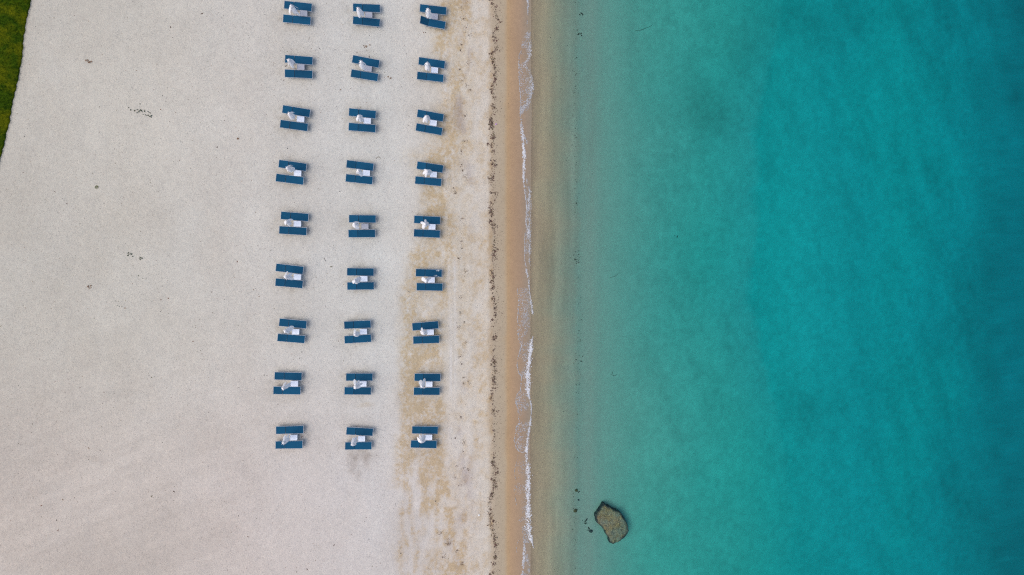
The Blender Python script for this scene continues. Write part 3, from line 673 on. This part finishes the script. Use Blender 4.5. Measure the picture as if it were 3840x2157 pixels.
POLE_H = 2.36
b = MB(); b.tube([(0, 0, -0.3), (0, 0, POLE_H - 0.02)], 0.022, 10); M_pole = b.mesh("pole", rib_m, True)
b = MB(); b.tube([(0.075, 0, POLE_H - 0.01), (0.10, 0, POLE_H - 0.08), (0.13, 0, 1.6), (0.165, 0, 1.08)], 0.011, 5); M_rib = b.mesh("rib", rib_m, True)
b = MB(); b.tube([(0, 0, POLE_H + 0.028), (0, 0, POLE_H + 0.07), (0, 0, POLE_H + 0.085)], [0.03, 0.024, 0.005], 8); M_fin = b.mesh("finial", rib_m, True)
def canopy_mesh(seed):
    r = random.Random(seed); b = MB()
    N = 7
    lush = r.uniform(0.8, 1.15)
    for k in range(N):
        th = 2 * math.pi * k / N + r.uniform(-0.28, 0.28)
        zt = r.uniform(0.80, 1.35); rt = r.choice((0.13, 0.20, 0.26, 0.31, 0.36)) * lush
        w = r.uniform(0.035, 0.075) if k % 3 else r.uniform(0.07, 0.12); tip = r.uniform(0.15, 0.75); tw = r.uniform(-0.5, 0.5); belly = r.uniform(0.02, 0.08)
        rows = 9; vs = []
        for i in range(rows):
            s = i / (rows - 1)
            rad = 0.045 + (rt - 0.045) * s ** 1.15 + belly * math.sin(math.pi * s)
            z = POLE_H - 0.01 - (POLE_H - zt) * s ** 1.05
            if i == 0: rad, z = 0.02, POLE_H + 0.02
            ww = 0.028 + w * math.sin(math.pi * min(1.0, 0.12 + 0.62 * s)) * (1 if s < 0.8 else 1 - (1 - tip) * (s - 0.8) / 0.2)
            a = th + tw * s * 0.6
            er = Vector((math.cos(a), math.sin(a), 0)); et = Vector((-math.sin(a), math.cos(a), 0))
            for j in (-1, -0.5, 0, 0.5, 1):
                fold = 0.022 * (1 - abs(j)) - 0.006 * math.cos(3 * j * math.pi / 2)
                vs.append(er * (rad + fold) + et * (ww * j) + Vector((0, 0, z + (0.06 * abs(j) if i == rows - 1 else 0))))
        b.add(vs, [(i * 5 + j, i * 5 + j + 1, (i + 1) * 5 + j + 1, (i + 1) * 5 + j) for i in range(rows - 1) for j in range(4)])
    return b.mesh("canopy", canvas, True)
def vent_mesh(seed):
    r = random.Random(seed); b = MB(); N = 16
    vs = [(0, 0, POLE_H + 0.045)]
    for ring, (q, dz) in enumerate(((0.45, 0.03), (1.0, -0.02), (1.08, -0.06))):
        for k in range(N):
            rad = q * (0.16 if k % 2 == 0 else 0.06) * (1 + 0.15 * math.sin(k * 2.1 + seed))
            vs.append((rad * math.cos(2 * math.pi * k / N), rad * math.sin(2 * math.pi * k / N), POLE_H + dz))
    fs = [(0, 1 + k, 1 + (k + 1) % N) for k in range(N)]
    for q in (0, 1): fs += [(1 + q * N + k, 1 + (q + 1) * N + k, 1 + (q + 1) * N + (k + 1) % N, 1 + q * N + (k + 1) % N) for k in range(N)]
    b.add(vs, fs); return b.mesh("vent_cap", canvas, True)
VENTS = [vent_mesh(k) for k in range(3)]
def umbrella(hx, hy, r, c):
    x, y, z = G3(hx, hy, POLE_H)
    root = bpy.data.objects.new("beach_umbrella", None); COL.objects.link(root)
    root.location = (x, y, z); rz = random.uniform(0, 6.28); root.rotation_euler = (random.uniform(-0.02, 0.02), random.uniform(-0.02, 0.02), rz)
    tag(root, "closed white umbrella of the " + place_name(r, c), "umbrella", "closed white umbrellas between paired loungers")
    link("pole", M_pole, root); link("finial", M_fin, root); link("vent_cap", VENTS[(r + c) % 3], root)
    link("canopy", canopy_mesh(100 * r + c), root)
    for k in range(8):
        o = link("rib", M_rib, root); o.rotation_euler = (0, 0, k * math.pi / 4 + 0.39)

# measured in the photograph: pair centres (upper, lower) with turn, table, umbrella top; crops give (x0, y0)
SETS = [
 (0, 0, (1020, 0), (443, 106, 3.7), (424, 337, 3.7), (534, 225, 3, 1), (335, 100)), (1, 0, (1020, 0), (456, 1018, 2.7), (452, 1256, .8), (488, 1136, 1, 1), (285, 1015)),
 (0, 1, (1300, 0), (336, 138, -.4), (335, 370, 3.7), (374, 251, 1, 1), (205, 140)), (0, 2, (1300, 0), (1462, 164, 3.7), (1446, 392, 7.5), (1487, 279, 3, 1), (1378, 150)),
 (1, 1, (1300, 0), (324, 1045, 9.2), (301, 1280, 7.5), (364, 1166, 6, 1), (235, 1050)), (1, 2, (1300, 0), (1440, 1068, 6.4), (1415, 1307, 4.4), (1490, 1190, 4, 0), (1365, 1085)),
 (2, 0, (1020, 380), (412, 170, 8), (372, 413, 6.6), (483, 302, 5, 0), (300, 200)), (2, 1, (1020, 380), (1532, 206, 4.3), (1526, 448, 3), (1615, 332, 2, 0), (1472, 242)),
 (3, 0, (1020, 380), (347, 1090, 7.1), (300, 1323, 6.6), (432, 1219, 4, 0), (270, 1130)), (3, 1, (1020, 380), (1490, 1090, 6.2), (1478, 1324, 5.3), (1598, 1216, 3, 0), (1455, 1175)),
 (2, 2, (1500, 380), (511, 242.5, 8.7), (489, 475, 8.6), (563.5, 367.5, 8, 0), (445, 255)),
 (3, 2, (1300, 580), (1410, 212, 7.5), (1381, 452, 4.3), (1470, 338, 3.5, 0), (1375, 285)), (4, 2, (1300, 580), (1362, 1109, 2.3), (1358, 1338, 2.5), (1447, 1226, 1, 0), (1330, 1180)),
 (4, 0, (1020, 770), (383, 190, 4.3), (356, 432, 3.3), (428, 315, 1, 0), (240, 285)), (4, 1, (1020, 770), (1532, 231, .2), (1521, 480, -.7), (1575, 357, 0, 1), (1405, 318)),
 (5, 0, (1020, 770), (299, 1079, 6.8), (291, 1323, 5.5), (428, 1217, 3.5, 0), (240, 1215)), (5, 1, (1020, 770), (1498, 1131, 1), (1502, 1368, -.3), (1558, 1248, 0, 0), (1400, 1275)),
 (6, 0, (1020, 1170), (354, 196, 6.4), (326, 449, 5.5), (399, 337, 2, 0), (222, 335)), (6, 1, (1020, 1170), (1451, 215, -2), (1455, 459, -2.8), (1549, 335, -2, 0), (1415, 380)),
 (7, 0, (1020, 1170), (276, 1089, 2.8), (255, 1331, 2.2), (377, 1219, 1, 0), (195, 1300)), (7, 1, (1020, 1170), (1481, 1103, 1.3), (1454, 1338, 1.6), (1542, 1222, 1, 0), (1410, 1270)),
 (8, 0, (1020, 1480), (299, 598, 0), (291, 849, .8), (366, 730, .5, 0), (195, 825)), (8, 1, (1020, 1480), (1486, 624, 5), (1462, 867, 1.7), (1518, 751, 1, 0), (1375, 845)),
 (5, 2, (1480, 980), (577, 198, 1.7), (590, 435, 1.2), (620, 318, 0, 0), (530, 315)), (6, 2, (1480, 980), (517, 1095, -4.2), (532, 1329, -1), (604, 1204, -1, 0), (500, 1210)),
 (7, 2, (1480, 1380), (553, 159, 2.2), (542, 395, 1.9), (582, 278, 2, 0), (465, 320)), (8, 2, (1480, 1380), (513, 1053, 2.8), (491, 1293, 3.6), (577, 1179, 2, 0), (462, 1250))]
ZF = 1447 / 320.0
for r, c, (ox, oy), up, lo, tb, um in SETS:
    lounger(ox + up[0] / ZF, oy + up[1] / ZF, up[2], "upper", r, c, drops=(r, c) == (5, 2))
    lounger(ox + lo[0] / ZF, oy + lo[1] / ZF, lo[2], "lower", r, c, raised=R2D(27) if (r, c) == (0, 2) else 0.0)
    side_table(ox + tb[0] / ZF, oy + tb[1] / ZF, tb[2], r, c, tb[3] == 1)
    umbrella(ox + um[0] / ZF, oy + um[1] / ZF, r, c)

# ------------------------------------------------------------------ rock awash
OUT = [(770, 400), (730, 470), (700, 530), (640, 590), (625, 650), (650, 730), (720, 800), (790, 880), (830, 970), (880, 1060), (890, 1110), (960, 1135), (1030, 1110), (1080, 1080),
       (1150, 1020), (1220, 950), (1240, 890), (1215, 770), (1170, 690), (1100, 600), (1060, 560), (960, 520), (900, 480), (830, 440)]
P = np.array([W(2100 + (u + 22) * 300 / 1447, 1800 + (v + 40) * 300 / 1447, -0.1) for u, v in OUT])
P = np.concatenate([P + (np.roll(P, -1, 0) - P) * s for s in (0, 0.25, 0.5, 0.75)], 1).reshape(-1, 2)
P = P + (np.stack([fbm(P[:, 0] * 3, P[:, 1] * 3, 601, 4), fbm(P[:, 0] * 3, P[:, 1] * 3, 611, 4)], 1) - 0.5) * 0.15
c0 = P.mean(0); K = len(P); tv = [0.0, 0.2, 0.4, 0.55, 0.7, 0.8, 0.87, 0.92, 0.96, 1.0, 1.01, 1.02]
t = NT("weedy_rock"); ra = t.n("ShaderNodeAttribute"); ra.attribute_name = "tint"
core = t.mix(t.mapr(t.noise(1.6, 5, 0.6), 0.4, 0.6, 0, 1), tuple(lin((166, 146, 104))), tuple(lin((150, 152, 132))))
core = t.mix(t.mapr(t.noise(7, 4, 0.7), 0.3, 0.7, 0, 1), t.mix(0.5, core, (0.02, 0.02, 0.02)), core)
vo = t.n("ShaderNodeTexVoronoi"); vo.feature = 'DISTANCE_TO_EDGE'; vo.inputs["Scale"].default_value = 1.3
wv = t.n("ShaderNodeVectorMath", operation='ADD'); t.l(t.coord(), wv.inputs[0]); nn = t.n("ShaderNodeTexNoise"); nn.inputs["Scale"].default_value = 2.0; t.l(t.coord(), nn.inputs["Vector"]); t.l(nn.outputs["Color"], wv.inputs[1]); t.l(wv.outputs[0], vo.inputs["Vector"])
core = t.mix(t.mapr(vo.outputs["Distance"], 0.0, 0.05, 0.6, 0), core, (0.03, 0.035, 0.035))
core = t.mix(t.mapr(t.noise(11, 2, 0.6), 0.30, 0.36, 0.7, 0), core, (0.03, 0.03, 0.028))
rimc = t.mix(t.mapr(t.noise(12, 3, 0.7), 0.4, 0.65, 0, 1), (0.010, 0.015, 0.018), (0.06, 0.07, 0.08))
t.l(t.mix(ra.outputs["Fac"], core, rimc), t.b.inputs["Base Color"]); t.b.inputs["Roughness"].default_value = 0.8
bp_ = t.n("ShaderNodeBump"); bp_.inputs["Distance"].default_value = 0.08; t.l(t.noise(5, 5, 0.7), bp_.inputs["Height"]); t.l(bp_.outputs[0], t.b.inputs["Normal"])
rock_m = t.m
b = MB(); vs = []; cs = []
for t_ in tv:
    for k in range(K):
        q = c0 + (P[k] - c0) * t_
        hf = float(fbm(q[0] * 2.2, q[1] * 2.2, 621, 4)); hm = float(fbm(q[0] * 1.0, q[1] * 1.0, 631, 3)); hs = float(fbm(q[0] * 8, q[1] * 8, 641, 2))
        top = -0.17 - 0.06 * (q[0] - c0[0]) + 0.16 * (hm - 0.47) + 0.07 * (hf - 0.5) + 0.05 * (hs - 0.5)
        z = top if t_ <= 0.8 else top - 0.10 * ((t_ - 0.8) / 0.2) ** 2 if t_ <= 1.0 else (-0.45 if t_ < 1.015 else -1.25)
        if 0.86 < t_ <= 1.0: z += 0.09 * (hs - 0.45)
        vs.append((q[0], q[1], z))
        rim = float(smooth(0.86, 0.99, np.array(t_ + 0.26 * (hf - 0.5)))) * (0.7 + 0.5 * hs)
        cs.append((min(rim, 1),) * 3)
b.v = vs; b.c = cs
b.f = [(i * K + k, i * K + (k + 1) % K, (i + 1) * K + (k + 1) % K, (i + 1) * K + k) for i in range(1, len(tv) - 1) for k in range(K)] + [(0, K + k, K + (k + 1) % K) for k in range(K)]
tag(b.build("rock", rock_m), "big flat brown rock with a dark weedy rim awash in the shallows", "rock")

stone_m = simple("dark_stone", (0.045, 0.05, 0.05), 0.7, 0, 0.5, 14)
brown_m = simple("brown_weed_ball", (0.09, 0.075, 0.03), 0.9, 0, 0.5, 14)
shell_m = simple("white_shell", (0.78, 0.78, 0.76), 0.5); pink_m = simple("pink_plastic", (0.62, 0.35, 0.72), 0.5)
dry_m = simple("dry_brown_leaf", (0.22, 0.13, 0.075), 0.9, 0, 0.5, 20); green_m = simple("green_weed_leaf", (0.035, 0.06, 0.03), 0.8, 0, 0.5, 20); olive_m = simple("olive_weed_leaf", (0.11, 0.12, 0.03), 0.8, 0, 0.4, 20)
twig_m = simple("grey_twig", (0.10, 0.085, 0.07), 0.9)
def at(u, v):
    x, y = W(u * G, v * G, 0.0)
    z = gz(x, y)
    for _ in range(4): x, y = W(u * G, v * G, z); z = gz(x, y)
    return x, y, z
def stone(name, u, v, s, mat, label, cat, seed):
    r = random.Random(seed); x, y, z = at(u, v); b = MB(); n, m_ = 10, 6; vs = []
    for i in range(m_ + 1):
        ph = math.pi * i / m_
        for k in range(n):
            th = 2 * math.pi * k / n; q = 1 + r.uniform(-0.22, 0.22)
            vs.append((s[0] * q * math.sin(ph) * math.cos(th), s[1] * q * math.sin(ph) * math.sin(th), s[2] * (math.cos(ph) + 0.55)))
    b.add(vs, [(i * n + k, (i + 1) * n + k, (i + 1) * n + (k + 1) % n, i * n + (k + 1) % n) for i in range(m_) for k in range(n)])
    o = b.build(name, mat); o.location = (x, y, z); o.rotation_euler = (0, 0, r.uniform(0, 6)); return tag(o, label, cat)
def px5(u, v): return (2100 + u * 300 / 1447) / G, (1800 + v * 300 / 1447) / G
stone("stone", *px5(555, 925), (0.17, 0.12, 0.1), stone_m, "dark stone under water just left of the big brown rock", "stone", 1)
stone("stone", *px5(478, 722), (0.05, 0.13, 0.05), stone_m, "slim dark stone left of the rock, above the larger dark stone", "stone", 2)
stone("stone", *px5(335, 362), (0.08, 0.06, 0.04), stone_m, "tiny dark stone under water above and left of the rock", "stone", 3)
stone("weed_ball", *px5(275, 555), (0.15, 0.13, 0.08), brown_m, "round brown weed ball on the sandy step left of the rock", "weed ball", 4)
stone("weed_ball", *px5(295, 190), (0.11, 0.12, 0.06), brown_m, "small faint brown weed clump on the step, above the round one", "weed ball", 5)
stone("shell", 1205, 1296, (0.085, 0.07, 0.04), shell_m, "small white shell alone on the pale sand near the tide line", "shell", 6)
stone("plastic_scrap", 1247.5, 312.5, (0.07, 0.05, 0.03), pink_m, "small pink plastic scrap among the dark seaweed line", "scrap", 7)
def sprig(name, spots, leaf, mat, label, cat, seed, dens=1.0):
    """a patch of small leaves: spots are (u, v, radius in m)"""
    r = random.Random(seed); x0, y0, z0 = at(spots[0][0], spots[0][1]); b = MB()
    for u, v, rad in spots:
        x, y, z = at(u, v)
        for k in range(int(dens * (10 + 1600 * rad * rad))):
            a = r.uniform(0, 6.283); d = rad * math.sqrt(r.random()); w = leaf * r.uniform(0.5, 1.2); q = r.uniform(0, 6.283)
            px, py, pz = x + d * math.cos(a) - x0, y + d * math.sin(a) - y0, z - z0 + r.uniform(0.01, 0.05)
            e = Vector((math.cos(q), math.sin(q), r.uniform(-0.2, 0.4))) * w; f = Vector((-math.sin(q), math.cos(q), 0)) * w * 0.5; c = Vector((px, py, pz))
            b.add([c - e, c + f, c + e, c - f], [(0, 1, 2, 3)])
        b.tube([(x - x0, y - y0, z - z0 - 0.02), (x - x0, y - y0, z - z0 + 0.02)], 0.006, 5)
    o = b.build(name, mat); o.location = (x0, y0, z0); return tag(o, label, cat)
def c368(u, v): return (300 + u / 3.68) / G, (180 + v / 3.68) / G
S = [(*c368(u, v), rr) for u, v, rr in ((830, 866, 0.10), (700, 855, 0.045), (755, 868, 0.055), (793, 853, 0.03), (808, 882, 0.04), (788, 895, 0.03), (850, 872, 0.05), (866, 885, 0.02), (890, 862, 0.025), (893, 880, 0.03), (938, 878, 0.025), (956, 892, 0.02), (972, 900, 0.03), (988, 933, 0.05),
     (948, 932, 0.05), (925, 930, 0.03), (902, 925, 0.03), (872, 918, 0.02), (965, 948, 0.03), (982, 960, 0.02), (672, 826, 0.025), (829, 773, 0.03), (980, 943, 0.03))]
sprig("weed_plant", S, 0.03, green_m, "long straggling patch of dark green weeds on bare sand", "weed", 11)
def c268(u, v): return (300 + u / 2.68) / G, (640 + v / 2.68) / G
sprig("weed_plant", [(*c268(168, 168), 0.12)], 0.04, olive_m, "round olive green weed tuft alone on bare sand", "weed", 12)
sprig("weed_plant", [(*c268(485, 832), 0.08), (*c268(515, 840), 0.09), (*c268(482, 856), 0.05), (*c268(530, 862), 0.03)], 0.035, green_m, "broken green weed clump with a smaller dark one beside it", "weed", 13, 0.8)
sprig("weed_plant", [(*c268(605, 878), 0.10), (*c268(628, 882), 0.03), (*c268(605, 895), 0.03)], 0.035, green_m, "small dark spiky weed just right of the broken green clump", "weed", 14, 0.8)
sprig("weed_plant", [(*c268(588, 1056), 0.05), (*c268(520, 1058), 0.03), (*c268(665, 1088), 0.03), (*c268(633, 1084), 0.02)], 0.025, green_m, "sparse dark weed specks below the green clumps on the sand", "weed", 15, 0.6)
sprig("weed_plant", [(*c268(360, 1310), 0.045), (*c268(383, 1312), 0.04), (*c268(375, 1355), 0.025), (*c268(395, 1365), 0.03), (*c268(420, 1363), 0.02)], 0.02, green_m, "lowest row of faint dark weed specks on the left sand", "weed", 16, 0.6)
sprig("dry_leaf_heap", [(*c368(95, 175), 0.10), (*c368(130, 195), 0.10), (*c368(155, 190), 0.05)], 0.05, dry_m, "tan dried leaf heap on the sand near the lawn", "dry leaves", 17, 0.5)
sprig("dry_leaf_heap", [(*c268(100, 1168), 0.13), (*c268(80, 1165), 0.06)], 0.05, dry_m, "faint tan dried leaf heap below the green weeds", "dry leaves", 18, 0.45)
sprig("dry_leaf_heap", [(598.5, 349, 0.06)], 0.05, dry_m, "dark brown curled leaf alone left of the lounger columns", "dry leaves", 19)
cB = lambda u, v: ((1300 + u / ZF) / G, (v / ZF) / G)
sprig("dry_leaf_heap", [(*cB(310, 790), 0.13), (*cB(388, 765), 0.05), (*cB(345, 790), 0.04)], 0.04, dry_m, "reddish dry leaf heap between the top two middle column sets", "dry leaves", 20, 0.55)
sprig("dry_leaf_heap", [(*cB(700, 1305), 0.05), (*cB(752, 1322), 0.05), (*cB(735, 1335), 0.03)], 0.04, dry_m, "dry leaf ring right of the second middle column set", "dry leaves", 21, 0.7)
def twig(pts, rad, label, seed):
    P3 = [at(u, v) for u, v in pts]; x0, y0, z0 = P3[0]; b = MB()
    b.tube([(x - x0, y - y0, z - z0 + rad * 1.2) for x, y, z in P3], [rad] * (len(pts) - 1) + [rad * 0.5], 6)
    o = b.build("twig", twig_m, None, True); o.location = (x0, y0, z0); tag(o, label, "twig")
cE = lambda u, v: ((1020 + u / ZF) / G, (770 + v / ZF) / G); cD = lambda u, v: ((1300 + u / ZF) / G, (580 + v / ZF) / G); cW = lambda u, v: ((2100 + u / 2.067) / G, (800 + v / 2.067) / G)
twig([cE(883, 893), cE(892, 915), cE(912, 952)], 0.014, "thin straight twig on sand between the first two columns", 1)
twig([cD(497, 70), cD(520, 45), cD(552, 42), cD(583, 72)], 0.013, "thin curved twig on sand above the fourth middle column set", 2)
twig([cW(380, 503), cW(428, 488), cW(462, 460)], 0.011, "faint straight twig lying on the shallow sea bed", 3)
twig([cW(408, 1230), cW(400, 1252), cW(420, 1262), cW(442, 1248)], 0.014, "hook shaped dark twig on the sea bed above the rock", 4)
twig([(1597, 78), (1612, 76), (1628, 70), (1640, 64)], 0.013, "dark twig on the sea bed near the top of the shallows", 5)

# ------------------------------------------------------------------ light
w = bpy.data.worlds.new("World"); scene.world = w; w.use_nodes = True
nt = w.node_tree; bg = nt.nodes["Background"]
sky = nt.nodes.new("ShaderNodeTexSky"); sky.sky_type = 'NISHITA'; sky.sun_disc = False
EL, AZ = R2D(56), R2D(258)
sky.sun_elevation = EL; sky.sun_rotation = AZ; sky.air_density = 1.0; sky.dust_density = 3.0; sky.ozone_density = 1.0
nt.links.new(sky.outputs[0], bg.inputs[0]); bg.inputs[1].default_value = 0.137
sun = bpy.data.lights.new("sun", 'SUN'); sun.energy = 1.15; sun.angle = R2D(54); sun.color = (1.0, 0.90, 0.78)
so = bpy.data.objects.new("sun", sun); COL.objects.link(so)
dirv = Vector((math.sin(AZ) * math.cos(EL), math.cos(AZ) * math.cos(EL), math.sin(EL)))
so.rotation_euler = dirv.to_track_quat('Z', 'Y').to_euler(); so.location = (0, 0, 80)

scene.view_settings.view_transform = 'Standard'; scene.view_settings.look = 'None'
scene.view_settings.exposure = 0.26; scene.view_settings.gamma = 1.0
scene.render.engine = 'CYCLES'
scene.cycles.use_denoising = False
scene.cycles.transparent_max_bounces = 16
scene.cycles.max_bounces = 6
scene.cycles.filter_width = 1.2
